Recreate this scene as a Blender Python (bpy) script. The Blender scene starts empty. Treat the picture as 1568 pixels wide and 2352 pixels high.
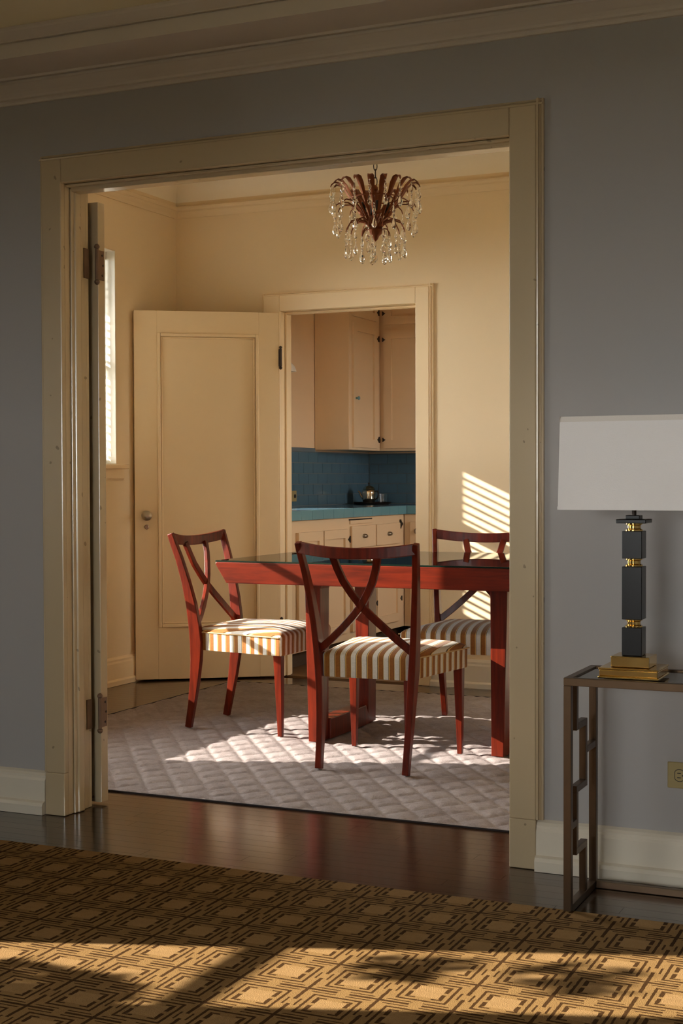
import bpy, bmesh, math, random
from mathutils import Vector, Matrix
random.seed(7)
C = bpy.context.scene.collection
PI = math.pi

# ---------------------------------------------------------------- camera, sky, sun, exposure
cam_d = bpy.data.cameras.new('camera'); cam_o = bpy.data.objects.new('camera', cam_d); C.objects.link(cam_o)
RT = ((0.9115563, -0.0066241, 0.4111218), (0.4111643, 0.0219498, -0.9112969), (-0.0029875, 0.9997371, 0.0227320))
Mx = Matrix(RT).to_4x4(); Mx.translation = Vector((1.9965, -3.8951, 1.1096))
cam_o.matrix_world = Mx
cam_d.sensor_fit = 'VERTICAL'; cam_d.sensor_height = 36.0; cam_d.lens = 50.18; cam_d.clip_start = 0.05
bpy.context.scene.camera = cam_o

world = bpy.data.worlds.new('sky'); bpy.context.scene.world = world
world.use_nodes = True
bg = world.node_tree.nodes['Background']
bg.inputs[0].default_value = (0.98, 0.97, 0.96, 1); bg.inputs[1].default_value = 17.5

SUN_DIR = Vector((1.0, 0.366, -0.47)).normalized()
sun_d = bpy.data.lights.new('sun', 'SUN'); sun_o = bpy.data.objects.new('sun', sun_d); C.objects.link(sun_o)
sun_o.rotation_euler = SUN_DIR.to_track_quat('-Z', 'Y').to_euler(); sun_o.location = (-8, -3, 6)
sun_d.energy = 15.0; sun_d.angle = math.radians(0.32); sun_d.color = (1.0, 0.905, 0.80)

sc = bpy.context.scene
sc.view_settings.view_transform = 'Standard'; sc.view_settings.look = 'None'
sc.view_settings.gamma = 1.0; sc.view_settings.use_curve_mapping = False
sc.view_settings.exposure = 0.78
sc.cycles.max_bounces = 10; sc.cycles.diffuse_bounces = 6; sc.cycles.glossy_bounces = 4
sc.cycles.transmission_bounces = 8; sc.cycles.transparent_max_bounces = 12
sc.cycles.sample_clamp_indirect = 6.0; sc.cycles.caustics_reflective = False; sc.cycles.caustics_refractive = False

def portal(name, loc, nrm, w, h):
    d = bpy.data.lights.new(name, 'AREA'); d.shape = 'RECTANGLE'; d.size = w; d.size_y = h
    d.cycles.is_portal = True
    o = bpy.data.objects.new(name, d); C.objects.link(o); o.location = loc
    n = Vector(nrm)                      # direction the light travels (into the room)
    o.rotation_euler = n.to_track_quat('-Z', 'Z').to_euler()

# ---------------------------------------------------------------- key positions
XL = -2.284          # dining left wall (inner face)
DB = 3.277           # dining back wall
DR = 2.40            # dining right wall
LL, LR, LBK = -2.60, 3.40, -6.80        # living room left, right, back
KL, KB, KR = -2.20, 5.90, 1.30          # kitchen left, back, right
X0, X1, X2, X3, HC, HI = -0.840, 0.840, -0.764, 0.762, 2.16, 2.082   # wide opening
W1 = (1.75, 2.64, 1.195, 2.346)          # dining window with blind  (y0,y1,z0,z1)
W2 = (0.36, 1.60, 0.64, 2.346)           # dining window, low sill
W3 = (-2.51, -2.045, 0.90, 2.25)         # living casement
W4 = (-3.85, -2.80, 1.00, 1.75)           # living wide window
RUGZ = 0.0124

# windows of each wall serve as portals for the sky light
portal('sky_portal', (XL - .15, (W1[0]+W1[1])/2, (W1[2]+W1[3])/2), (1, 0, 0), W1[1]-W1[0], W1[3]-W1[2])
portal('sky_portal', (XL - .15, (W2[0]+W2[1])/2, (W2[2]+W2[3])/2), (1, 0, 0), W2[1]-W2[0], W2[3]-W2[2])
portal('sky_portal', (LL - .15, (W3[0]+W3[1])/2, (W3[2]+W3[3])/2), (1, 0, 0), W3[1]-W3[0], W3[3]-W3[2])
portal('sky_portal', (LL - .15, (W4[0]+W4[1])/2, (W4[2]+W4[3])/2), (1, 0, 0), W4[1]-W4[0], W4[3]-W4[2])
W6 = (.1, 1.7, .90, 1.80)             # living back wall window (x0,x1,z0,z1)
portal('sky_portal', ((W6[0]+W6[1])/2, LBK - .15, (W6[2]+W6[3])/2), (0, 1, 0), W6[1]-W6[0], W6[3]-W6[2])
W5 = (3.44, 4.08, 1.05, 2.15)            # kitchen window, left wall
portal('sky_portal', (KL - .15, (W5[0]+W5[1])/2, (W5[2]+W5[3])/2), (1, 0, 0), W5[1]-W5[0], W5[3]-W5[2])

W7 = (4.0, 4.65, 1.2, 1.95)              # unseen window added in the kitchen right wall for cooler light
portal('sky_portal', (KR + .15, (W7[0]+W7[1])/2, (W7[2]+W7[3])/2), (-1, 0, 0), W7[1]-W7[0], W7[3]-W7[2])

# ---------------------------------------------------------------- mesh helpers
class MB:
    def __init__(s): s.v = []; s.f = []
    def add(s, vs, fs):
        b = len(s.v); s.v += [tuple(p) for p in vs]; s.f += [tuple(i + b for i in f) for f in fs]; return s
    def box(s, x0, x1, y0, y1, z0, z1):
        return s.hexa([(x0,y0,z0),(x1,y0,z0),(x1,y1,z0),(x0,y1,z0),(x0,y0,z1),(x1,y0,z1),(x1,y1,z1),(x0,y1,z1)])
    def hexa(s, p):
        return s.add(p, [(0,3,2,1),(4,5,6,7),(0,1,5,4),(1,2,6,5),(2,3,7,6),(3,0,4,7)])
    def prism(s, prof, axis, a0, a1):
        n = len(prof)
        def P(q, a):
            return {'x': (a, q[0], q[1]), 'y': (q[0], a, q[1]), 'z': (q[0], q[1], a)}[axis]
        vs = [P(q, a0) for q in prof] + [P(q, a1) for q in prof]
        fs = [(i, (i+1) % n, n+(i+1) % n, n+i) for i in range(n)] + [tuple(range(n))[::-1], tuple(range(n, 2*n))]
        return s.add(vs, fs)
    def lathe(s, prof, n=16, c=(0,0,0), ax='z', cap=True):
        vs = []; fs = []
        for r, z in prof:
            for k in range(n):
                a = 2*PI*k/n; p = (r*math.cos(a), r*math.sin(a), z)
                if ax == 'y': p = (p[0], p[2], p[1])
                if ax == 'x': p = (p[2], p[0], p[1])
                vs.append((p[0]+c[0], p[1]+c[1], p[2]+c[2]))
        m = len(prof)
        for i in range(m-1):
            for k in range(n):
                fs.append((i*n+k, i*n+(k+1) % n, (i+1)*n+(k+1) % n, (i+1)*n+k))
        if cap: fs += [tuple(range(n))[::-1], tuple(range((m-1)*n, m*n))]
        return s.add(vs, fs)
    def sweep(s, pts, secs, up=(0,0,1), closed=False):
        """rectangular/any section swept along pts; secs = list of half (w, d) per point; w along side, d along the other"""
        pts = [Vector(p) for p in pts]; n = len(pts); vs = []; fs = []
        up = Vector(up)
        for i, p in enumerate(pts):
            if closed: t = pts[(i+1) % n] - pts[i-1]
            else: t = (pts[min(i+1, n-1)] - pts[max(i-1, 0)])
            t.normalize(); sd = t.cross(up)
            if sd.length < 1e-4: sd = t.cross(Vector((1,0,0)))
            sd.normalize(); nn = sd.cross(t).normalized()
            w, d = secs[i] if isinstance(secs, list) else secs
            for a, b in ((-1,-1),(1,-1),(1,1),(-1,1)):
                vs.append(p + sd*a*w + nn*b*d)
        R = n if closed else n-1
        for i in range(R):
            j = (i+1) % n
            for k in range(4):
                fs.append((i*4+k, i*4+(k+1) % 4, j*4+(k+1) % 4, j*4+k))
        if not closed: fs += [(3,2,1,0), tuple(range((n-1)*4, n*4))]
        return s.add(vs, fs)
    def tube(s, pts, r, n=6, closed=False):
        pts = [Vector(p) for p in pts]; m = len(pts); vs = []; fs = []
        ref = None
        for i, p in enumerate(pts):
            t = (pts[(i+1) % m] - pts[i-1]) if closed else (pts[min(i+1, m-1)] - pts[max(i-1, 0)])
            t.normalize()
            if ref is None:
                ref = Vector((0,0,1)) if abs(t.z) < .9 else Vector((1,0,0))
            a = t.cross(ref).normalized(); b = a.cross(t).normalized(); ref = b
            rr = r[i] if isinstance(r, list) else r
            for k in range(n):
                an = 2*PI*k/n; vs.append(p + a*math.cos(an)*rr + b*math.sin(an)*rr)
        R = m if closed else m-1
        for i in range(R):
            j = (i+1) % m
            for k in range(n): fs.append((i*n+k, i*n+(k+1) % n, j*n+(k+1) % n, j*n+k))
        if not closed: fs += [tuple(range(n))[::-1], tuple(range((m-1)*n, m*n))]
        return s.add(vs, fs)
    def wall(s, axis, t0, t1, a0, a1, z0, z1, holes=()):
        """wall slab: axis 'x' = runs along x (thickness in y t0..t1), 'y' = runs along y; holes (a0,a1,z0,z1)"""
        As = sorted(set([a0, a1] + [h[0] for h in holes] + [h[1] for h in holes]))
        Zs = sorted(set([z0, z1] + [h[2] for h in holes] + [h[3] for h in holes]))
        for i in range(len(As)-1):
            for j in range(len(Zs)-1):
                ca, cz = (As[i]+As[i+1])/2, (Zs[j]+Zs[j+1])/2
                if any(h[0] < ca < h[1] and h[2] < cz < h[3] for h in holes): continue
                if axis == 'x': s.box(As[i], As[i+1], t0, t1, Zs[j], Zs[j+1])
                else: s.box(t0, t1, As[i], As[i+1], Zs[j], Zs[j+1])
        return s

def mesh(name, mb, m, smooth=None, fix=True):
    me = bpy.data.meshes.new(name)
    me.from_pydata(mb.v, [], mb.f); me.update()
    if fix:
        bm = bmesh.new(); bm.from_mesh(me)
        bmesh.ops.recalc_face_normals(bm, faces=bm.faces); bm.to_mesh(me); bm.free()
    if m: me.materials.append(m)
    if smooth is not None:
        me.polygons.foreach_set('use_smooth', [True]*len(me.polygons))
        me.set_sharp_from_angle(angle=math.radians(smooth))
    return me
def obj(name, mb, m, parent=None, smooth=None, bev=None, loc=None, rot=None, seg=2):
    me = mb if isinstance(mb, bpy.types.Mesh) else mesh(name, mb, m, smooth)
    o = bpy.data.objects.new(name, me); C.objects.link(o)
    if parent: o.parent = parent
    if loc: o.location = loc
    if rot: o.rotation_euler = rot
    if bev:
        b = o.modifiers.new('bevel', 'BEVEL'); b.width = bev; b.segments = seg; b.limit_method = 'ANGLE'; b.angle_limit = math.radians(40)
        b.harden_normals = False
    return o
def tag(o, label, cat, group=None):
    o['label'] = label; o['category'] = cat
    if group: o['group'] = group
    return o
def thing(name, label, cat, loc=(0,0,0), rz=0, group=None):
    o = bpy.data.objects.new(name, None); C.objects.link(o); o.empty_display_size = .05
    o.location = loc; o.rotation_euler = (0, 0, rz)
    return tag(o, label, cat, group)
def struct(name, mb, m, parent=None, smooth=None, bev=None):
    o = obj(name, mb, m, parent, smooth, bev)
    if not parent: o['kind'] = 'structure'
    return o
def dup(root, loc, rz, label, group=None):
    r = root.copy(); C.objects.link(r); r.location = loc; r.rotation_euler = (0, 0, rz); r['label'] = label
    if group: r['group'] = group
    for ch in list(root.children):
        c = ch.copy(); C.objects.link(c); c.parent = r
        for g in ch.children:
            d = g.copy(); C.objects.link(d); d.parent = c
    return r

# ---------------------------------------------------------------- materials
class NT:
    def __init__(s, name):
        s.m = bpy.data.materials.new(name); s.m.use_nodes = True; s.t = s.m.node_tree
        s.p = s.t.nodes['Principled BSDF']; s.out = s.t.nodes['Material Output']
    def n(s, typ, **k):
        nd = s.t.nodes.new(typ)
        for a, b in k.items(): setattr(nd, a, b)
        return nd
    def set(s, sock, val):
        if isinstance(val, bpy.types.NodeSocket): s.t.links.new(val, sock)
        elif isinstance(val, (tuple, list)) and len(val) == 3 and sock.type == 'RGBA': sock.default_value = (*val, 1)
        else: sock.default_value = val
    def math(s, op, a, b=0.0, c=0.0):
        nd = s.n('ShaderNodeMath', operation=op)
        s.set(nd.inputs[0], a); s.set(nd.inputs[1], b); s.set(nd.inputs[2], c)
        return nd.outputs[0]
    def mix(s, f, a, b, blend='MIX'):
        nd = s.n('ShaderNodeMix', data_type='RGBA', blend_type=blend)
        s.set(nd.inputs[0], f); s.set(nd.inputs[6], a); s.set(nd.inputs[7], b)
        return nd.outputs[2]
    def coord(s, which='Object', scale=(1,1,1)):
        tc = s.n('ShaderNodeTexCoord'); mp = s.n('ShaderNodeMapping')
        mp.inputs['Scale'].default_value = scale
        s.t.links.new(tc.outputs[which], mp.inputs[0]); return mp.outputs[0]
    def world(s, scale=(1,1,1)):
        g = s.n('ShaderNodeNewGeometry'); mp = s.n('ShaderNodeMapping'); mp.inputs['Scale'].default_value = scale
        s.t.links.new(g.outputs['Position'], mp.inputs[0]); return mp.outputs[0]
    def noise(s, vec, scale=5, detail=4, rough=.55):
        nd = s.n('ShaderNodeTexNoise'); s.t.links.new(vec, nd.inputs['Vector'])
        nd.inputs['Scale'].default_value = scale; nd.inputs['Detail'].default_value = detail; nd.inputs['Roughness'].default_value = rough
        return nd.outputs['Fac']
    def ramp(s, fac, stops, interp='LINEAR'):
        nd = s.n('ShaderNodeValToRGB'); nd.color_ramp.interpolation = interp
        el = nd.color_ramp.elements
        while len(el) < len(stops): el.new(.5)
        for e, (p, c) in zip(el, stops): e.position = p; e.color = (*c, 1) if len(c) == 3 else c
        s.t.links.new(fac, nd.inputs[0]); return nd.outputs[0]
    def bump(s, h, strength=.2, dist=.01):
        nd = s.n('ShaderNodeBump'); nd.inputs['Strength'].default_value = strength; nd.inputs['Distance'].default_value = dist
        s.t.links.new(h, nd.inputs['Height']); s.t.links.new(nd.outputs[0], s.p.inputs['Normal'])
    def P(s, **k):
        names = {'color': 'Base Color', 'rough': 'Roughness', 'metal': 'Metallic', 'spec': 'Specular IOR Level', 'coat': 'Coat Weight',
                 'coatr': 'Coat Roughness', 'sheen': 'Sheen Weight', 'trans': 'Transmission Weight', 'ior': 'IOR', 'alpha': 'Alpha'}
        for a, b in k.items(): s.set(s.p.inputs[names[a]], b)
        return s

def paint(name, col, rough=.5, var=.06, bump=.12, scale=30, spec=.4, chips=False):
    t = NT(name); w = t.world()
    f = t.noise(w, 1.7, 3); g = t.noise(w, scale, 3)
    c = t.mix(t.math('MULTIPLY', f, var*2), col, tuple(x*.72 for x in col))
    if chips:                      # small dents and scuffs in old enamel
        k = t.noise(w, 34, 1, .3); k = t.math('MULTIPLY', t.math('GREATER_THAN', k, .755), .55)
        c = t.mix(k, c, tuple(x*.28 for x in col))
    t.P(color=c, rough=rough, spec=spec); t.bump(g, bump, .004)
    return t.m
M = {}
M['living_wall'] = paint('living_wall_paint', (.41, .396, .388), .75, .05, .10, 60, .25)
M['dining_wall'] = paint('dining_wall_paint', (.80, .65, .44), .65, .04, .10, 55, .3)
M['dining_ceiling'] = paint('dining_ceiling_paint', (.90, .83, .70), .7, .03, .05, 40, .2)
M['living_ceiling'] = paint('living_ceiling_paint', (.78, .72, .50), .75, .03, .05, 40, .2)
M['cornice'] = paint('cornice_paint', (.66, .60, .54), .6, .04, .05, 40, .3)
M['trim'] = paint('cream_trim_paint', (.54, .43, .275), .22, .10, .10, 24, .9, chips=True)
M['base'] = paint('baseboard_paint', (.74, .67, .55), .36, .08, .10, 24, .5)
M['door'] = paint('cream_door_paint', (.84, .67, .44), .42, .05, .08, 30, .45)
M['kitchen_wall'] = paint('kitchen_wall_paint', (.74, .54, .34), .5, .05, .08, 40, .4)
M['cabinet'] = paint('cabinet_paint', (.74, .55, .345), .38, .08, .10, 26, .5)
M['white'] = paint('white_enamel', (.80, .78, .72), .35, .03, .03)
M['plate'] = paint('ivory_plate', (.36, .28, .12), .4, .02, .02)
M['dark_plastic'] = paint('dark_plastic', (.012, .010, .008), .4, 0, 0)
M['toe_kick'] = paint('brown_kick_board', (.060, .034, .018), .6, .2, .05)
M['ground'] = paint('garden_ground', (.17, .16, .11), .9, .3, .2, 3)
M['exterior'] = paint('stucco', (.6, .55, .48), .8)

def wood(name, dark, light, scale=(40, 40, 3), rough=.22, coat=.5, use='Object', spec=.5, bump=.03):
    t = NT(name); v = t.coord(use, scale)
    n1 = t.noise(v, 1.0, 6, .6); v2 = t.coord(use, tuple(x*.14 for x in scale)); n2 = t.noise(v2, 1.0, 3)
    f = t.math('ADD', t.math('MULTIPLY', n1, .6), t.math('MULTIPLY', n2, .45))
    c = t.ramp(f, [(.3, dark), (.72, light)])
    t.P(color=c, rough=rough, coat=coat, coatr=.08, spec=spec); t.bump(n1, bump, .002)
    return t.m
M['mahogany'] = wood('mahogany', (.014, .0014, .0005), (.160, .0150, .0032), (55, 55, 5), .34, .04, spec=.22)
M['mahogany_x'] = wood('mahogany_lengthwise', (.014, .0014, .0005), (.160, .0150, .0032), (5, 55, 55), .34, .04, spec=.22)

def floor_wood():
    t = NT('oak_strip_stained'); oi = t.n('ShaderNodeObjectInfo')
    w = t.world((3, 70, 1)); n1 = t.noise(w, 1.2, 6, .65); n2 = t.noise(t.world((1.2, 14, 1)), 1, 2)
    f = t.math('ADD', t.math('MULTIPLY', n1, .55), t.math('ADD', t.math('MULTIPLY', n2, .3), t.math('MULTIPLY', oi.outputs['Random'], .2)))
    c = t.ramp(f, [(.25, (.009, .0032, .0014)), (.8, (.050, .019, .0075))])
    r = t.math('ADD', .13, t.math('MULTIPLY', n1, .16))
    t.P(color=c, rough=r, spec=.5, coat=.35, coatr=.15); t.bump(n1, .05, .002)
    return t.m
M['floor'] = floor_wood()
M['kitchen_floor'] = paint('kitchen_floor_brown', (.16, .085, .035), .45, .3, .1, 8)

def rug_mat():
    t = NT('taupe_cut_pile'); w = t.world()
    n = t.noise(w, 260, 3, .7); n2 = t.noise(w, 7, 3); n3 = t.noise(w, 45, 2)
    f = t.math('ADD', t.math('MULTIPLY', n, .45), t.math('ADD', t.math('MULTIPLY', n2, .35), t.math('MULTIPLY', n3, .25)))
    c = t.ramp(f, [(.3, (.16, .128, .124)), (.75, (.37, .322, .314))])
    t.P(color=c, rough=.95, spec=.08); t.bump(t.math('ADD', n, n3), .5, .006)
    return t.m
M['rug'] = rug_mat()
M['rug_edge'] = paint('rug_binding', (.03, .025, .025), .9, .1, .1, 80)

def carpet_mat():
    t = NT('geometric_carpet'); g = t.n('ShaderNodeNewGeometry'); sp = t.n('ShaderNodeSeparateXYZ')
    wob = t.noise(t.world(), 90, 2)
    t.t.links.new(g.outputs['Position'], sp.inputs[0])
    per = .1655
    wj = t.math('MULTIPLY', t.math('SUBTRACT', wob, .5), .022)
    def cell(a, off):
        q = t.math('ADD', t.math('DIVIDE', t.math('SUBTRACT', a, off), per), .5)
        q = t.math('ADD', q, wj)
        return t.math('ABSOLUTE', t.math('SUBTRACT', t.math('FRACT', q), .5))
    u = cell(sp.outputs[0], .914 + 10*per*0); v = cell(sp.outputs[1], -.879)
    r = t.math('MAXIMUM', u, v); q = t.math('MINIMUM', u, v)
    def band(x, a, b): return t.math('MULTIPLY', t.math('GREATER_THAN', x, a), t.math('LESS_THAN', x, b))
    def OR(*a):
        o = a[0]
        for x in a[1:]: o = t.math('MAXIMUM', o, x)
        return o
    ax_ = t.math('GREATER_THAN', u, v); ay_ = t.math('SUBTRACT', 1.0, ax_)
    d1 = t.math('MULTIPLY', band(r, .19, .25), t.math('MULTIPLY', ax_, t.math('GREATER_THAN', q, .035)))
    d2 = t.math('MULTIPLY', band(r, .215, .25), t.math('MULTIPLY', ay_, t.math('GREATER_THAN', q, .11)))
    d3 = band(r, .305, .345)
    d4 = t.math('MULTIPLY', band(r, .405, .432), t.math('MULTIPLY', ay_, t.math('GREATER_THAN', q, .07)))
    d5 = t.math('MULTIPLY', t.math('GREATER_THAN', r, .474), t.math('GREATER_THAN', q, .085))
    d6 = t.math('MULTIPLY', t.math('MULTIPLY', band(r, .40, .43), ax_), t.math('LESS_THAN', q, .12))
    dark = OR(d1, d2, d3, d4, d5, d6)
    n = t.noise(t.world(), 420, 2, .7); n2 = t.noise(t.world(), 5, 2); n3 = t.noise(t.world(), 60, 3)
    lo = t.mix(n, (.014, .005, .001), (.036, .013, .003))
    hi = t.mix(n, (.185, .107, .040), (.40, .243, .105))
    mid = t.mix(n, (.15, .085, .030), (.32, .19, .072))
    base = t.mix(t.math('GREATER_THAN', r, .19), hi, mid)
    c = t.mix(t.math('MULTIPLY', dark, .93), base, lo)
    c = t.mix(t.math('MULTIPLY', n3, .3), c, (.08, .040, .014))
    t.P(color=c, rough=.95, spec=.05); t.bump(n, .5, .004)
    return t.m
M['carpet'] = carpet_mat()

def fabric_mat():
    t = NT('striped_velvet'); tc = t.n('ShaderNodeTexCoord'); sp = t.n('ShaderNodeSeparateXYZ'); sn = t.n('ShaderNodeSeparateXYZ')
    t.t.links.new(tc.outputs['Object'], sp.inputs[0]); t.t.links.new(tc.outputs['Normal'], sn.inputs[0])
    side = t.math('MULTIPLY', t.math('GREATER_THAN', t.math('ABSOLUTE', sn.outputs[0]), .75), t.math('LESS_THAN', sp.outputs[2], .4255))
    ax = t.math('ADD', t.math('MULTIPLY', sp.outputs[0], t.math('SUBTRACT', 1.0, side)), t.math('MULTIPLY', sp.outputs[1], side))
    fr = t.math('FRACT', t.math('ADD', t.math('DIVIDE', ax, .044), 20.3))
    n = t.noise(t.coord('Object', (1,1,1)), 150, 3, .7)
    ivory = t.mix(n, (.44, .41, .36), (.68, .64, .58)); rust = t.mix(n, (.17, .055, .009), (.31, .125, .024))
    gold = (.62, .40, .14); dark = (.045, .018, .006)
    def band(a, b): return t.math('MULTIPLY', t.math('GREATER_THAN', fr, a), t.math('LESS_THAN', fr, b))
    c = t.mix(band(.46, .94), ivory, rust)
    c = t.mix(band(.42, .465), c, dark)
    c = t.mix(band(.465, .53), c, gold)
    c = t.mix(band(.93, .965), c, dark)
    c = t.mix(t.math('GREATER_THAN', fr, .965), c, gold)
    t.P(color=c, rough=.8, spec=.15, sheen=.12); t.bump(n, .3, .002)
    return t.m
M['fabric'] = fabric_mat()
M['piping'] = paint('piping_cord', (.50, .34, .16), .8, .1, .1, 80)

def metal(name, col, rough, var=.1, m=1.0):
    t = NT(name); n = t.noise(t.coord('Object'), 25, 4)
    t.P(color=t.mix(t.math('MULTIPLY', n, var*2), col, tuple(x*.45 for x in col)), rough=t.math('ADD', rough, t.math('MULTIPLY', n, .08)), metal=m)
    return t.m
M['brass'] = metal('polished_brass', (.75, .50, .17), .12)
M['bronze'] = metal('brushed_bronze', (.115, .072, .042), .34, .2, .85)
M['iron'] = metal('dark_iron', (.05, .035, .028), .45, .3, .7)
M['nickel'] = metal('worn_nickel', (.45, .40, .33), .25, .2)
M['silver'] = metal('silver_plate', (.72, .66, .52), .10, .15)
M['painted_hinge'] = metal('painted_hinge', (.22, .13, .08), .45, .3, .4)
M['gilt'] = metal('rust_gilt', (.21, .052, .013), .40, .4, .55)
M['black_lacquer'] = paint('black_lacquer', (.008, .0075, .008), .28, 0, .02, 30, .3)
M['tile'] = paint('blue_tile', (.085, .160, .215), .14, .25, .06, 20, .6)
M['tile_edge'] = paint('turquoise_tile', (.13, .29, .34), .2, .2, .06, 20, .5)
M['grout'] = paint('grey_grout', (.12, .15, .165), .8)
M['shade'] = paint('linen_shade', (.82, .80, .79), .85, .02, .25, 320, .1)
M['shade_trim'] = paint('linen_trim', (.72, .68, .63), .85, .02, .25, 320, .1)
def glass(name, tint=(1,1,1), rough=0.0, ior=1.5):
    t = NT(name); fr = t.n('ShaderNodeFresnel'); fr.inputs[0].default_value = ior
    tr = t.n('ShaderNodeBsdfTransparent'); tr.inputs[0].default_value = (*tint, 1)
    gl = t.n('ShaderNodeBsdfGlossy'); gl.inputs[1].default_value = rough
    w = t.noise(t.world(), 3, 2); ms = t.n('ShaderNodeMixShader')
    t.set(ms.inputs[0], t.math('ADD', fr.outputs[0], t.math('MULTIPLY', w, .004)))
    t.t.links.new(tr.outputs[0], ms.inputs[1]); t.t.links.new(gl.outputs[0], ms.inputs[2]); t.t.links.new(ms.outputs[0], t.out.inputs[0])
    return t.m
M['pane'] = glass('window_glass', (.97, .98, .97))
M['table_glass'] = glass('table_glass', (.82, .90, .86), .0, 1.55)
M['glass_edge'] = NT('glass_edge').P(color=(.006, .014, .010), rough=.15).m
t = NT('smoked_mirror'); t.P(color=t.mix(t.noise(t.world(), 9), (.05, .05, .055), (.09, .085, .08)), rough=.06, metal=.8); M['mirror'] = t.m
t = NT('crystal'); t.P(color=t.mix(t.noise(t.coord('Object'), 40), (1, .97, .9), (.95, .95, .95)), rough=.02, trans=1.0, ior=1.5); M['crystal'] = t.m
t = NT('drinking_glass'); t.P(color=t.mix(t.noise(t.coord('Object'), 10), (1, 1, 1), (.9, .95, .97)), rough=.03, trans=1.0, ior=1.45); M['tumbler'] = t.m
t = NT('leaf_green'); t.P(color=t.mix(t.noise(t.world(), 6), (.05, .09, .02), (.12, .17, .04)), rough=.6); M['leaf'] = t.m
M['bark'] = wood('bark', (.05, .035, .02), (.16, .11, .07), (20, 20, 4), .9, 0)

# ================================================================= SETTING
# ---- floors
struct('floor', MB().box(LL-.2, LR+.2, LBK-.2, DB+.06, -.16, -.0125), M['floor'])
floor_o = bpy.data.objects['floor']
struct('floor', MB().box(KL-.2, KR+.2, DB+.06, KB+.2, -.16, 0.0), M['kitchen_floor'])
# strip boards, one object each, where they are seen
BW = .0572; lens_ = [.62, .86, 1.12, 1.43]
board_me = []
for L in lens_:
    me = mesh('plank', MB().box(0, L-.0008, 0, BW-.0009, -.0124, 0.0), M['floor']); board_me.append(me)
def boards(x0, x1, y0, y1, i0):
    k = 0
    rows = int((y1-y0)/BW)
    for r in range(rows):
        x = x0 - random.random()*.5
        while x < x1:
            i = random.randrange(4)
            L = lens_[i]
            nm = obj('plank', board_me[i], None, floor_o); nm.location = (x, y0+r*BW, 0); x += L; k += 1
    return k
nb = boards(-1.55, 1.95, -.42, -.42+BW*17, 0)
nb += boards(XL+.3, -1.75, -.42+BW*17, 3.26, 0) if False else 0
# dining: left strip and back strip
for (xa, xb, ya, yb) in ((XL+.02, -1.70, -.42+BW*17, 2.90), (XL+.02, .75, 2.90, 3.255)):
    y = ya
    while y < yb - BW*.5:
        x = xa
        while x < xb:
            rest = xb - x
            i = random.choice([q for q in range(4) if lens_[q] <= max(rest, .62)]) if rest < 1.5 else random.randrange(4)
            o = obj('plank', board_me[i], None, floor_o); o.location = (x, y, 0); x += lens_[i]; nb += 1
        y += BW
print('planks', nb)

# ---- walls
op = (X0+.02, X1-.02, -1, HC-.02)
struct('wall_front', MB().wall('x', .02, .079, LL-.14, LR+.14, -.02, 2.60, [op]), M['living_wall'])
struct('wall_dining_front', MB().wall('x', .081, .14, XL-.14, DR+.14, -.02, 2.90, [op]), M['dining_wall'])
struct('wall_dining_left', MB().wall('y', XL-.14, XL, .14, DB+.12, -.02, 2.90, [W1, W2]), M['dining_wall'])
KO = (-1.635, -.765, -1, 2.078)
struct('wall_dining_back', MB().wall('x', DB, DB+.059, XL, DR+.14, -.02, 2.90, [KO]), M['dining_wall'])
struct('wall_dining_right', MB().wall('y', DR, DR+.12, .14, DB+.12, -.02, 2.90), M['dining_wall'])
struct('wall_kitchen_front', MB().wall('x', DB+.061, DB+.12, KL-.12, KR+.14, -.02, 2.72, [KO]), M['kitchen_wall'])
wkl = struct('wall_kitchen_left', MB().wall('y', KL-.14, KL, DB+.12, KB+.12, -.02, 2.72, [W5]), M['kitchen_wall'])
wkb = struct('wall_kitchen_back', MB().wall('x', KB, KB+.12, KL, KR+.14, -.02, 2.72), M['kitchen_wall'])
struct('wall_kitchen_right', MB().wall('y', KR, KR+.14, DB+.12, KB, -.02, 2.72, [W7]), M['kitchen_wall'])
struct('wall_left', MB().wall('y', LL-.14, LL, LBK-.14, .02, -.02, 2.62, [W3, W4]), M['living_wall'])
struct('wall_right', MB().wall('y', LR, LR+.14, LBK-.14, .02, -.02, 2.62), M['living_wall'])
struct('wall_back', MB().wall('x', LBK-.14, LBK, LL, LR, -.02, 2.62, [W6]), M['living_wall'])
# ---- ceilings
struct('ceiling', MB().box(LL-.14, LR+.14, LBK-.14, -.255, 2.502, 2.62), M['living_ceiling'])
CZ = 2.84; cove = []
struct('ceiling_dining', MB().box(XL-.14, DR+.14, .14, DB+.06, CZ, CZ+.1), M['dining_ceiling'])
struct('ceiling_kitchen', MB().box(KL-.14, KR+.14, DB+.06, KB+.12, 2.60, 2.72), M['kitchen_wall'])
# cove of the dining ceiling
RC = .13
cp = [(RC*(1-math.sin(a))+0, CZ-RC+RC*math.cos(a)-RC*0) for a in [i*PI/2/10 for i in range(11)]]
prof = [(d, z-0.0) for d, z in [(RC - RC*math.cos(a), CZ - RC + RC*math.sin(a)) for a in [i*PI/2/10 for i in range(11)]]]
mb = MB()
P1 = [(DB - d, z) for d, z in prof] + [(DB + .001, CZ + .01)]
mb.prism(P1, 'x', XL, DR)
P2 = [(XL + d, z) for d, z in prof] + [(XL - .001, CZ + .01)]
mb.prism(P2, 'y', .14, DB)
P3 = [(.14 + d, z) for d, z in prof] + [(.139, CZ + .01)]
mb.prism(P3, 'x', XL, DR)
struct('trim_1', mb, M['dining_ceiling'], smooth=40)
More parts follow.
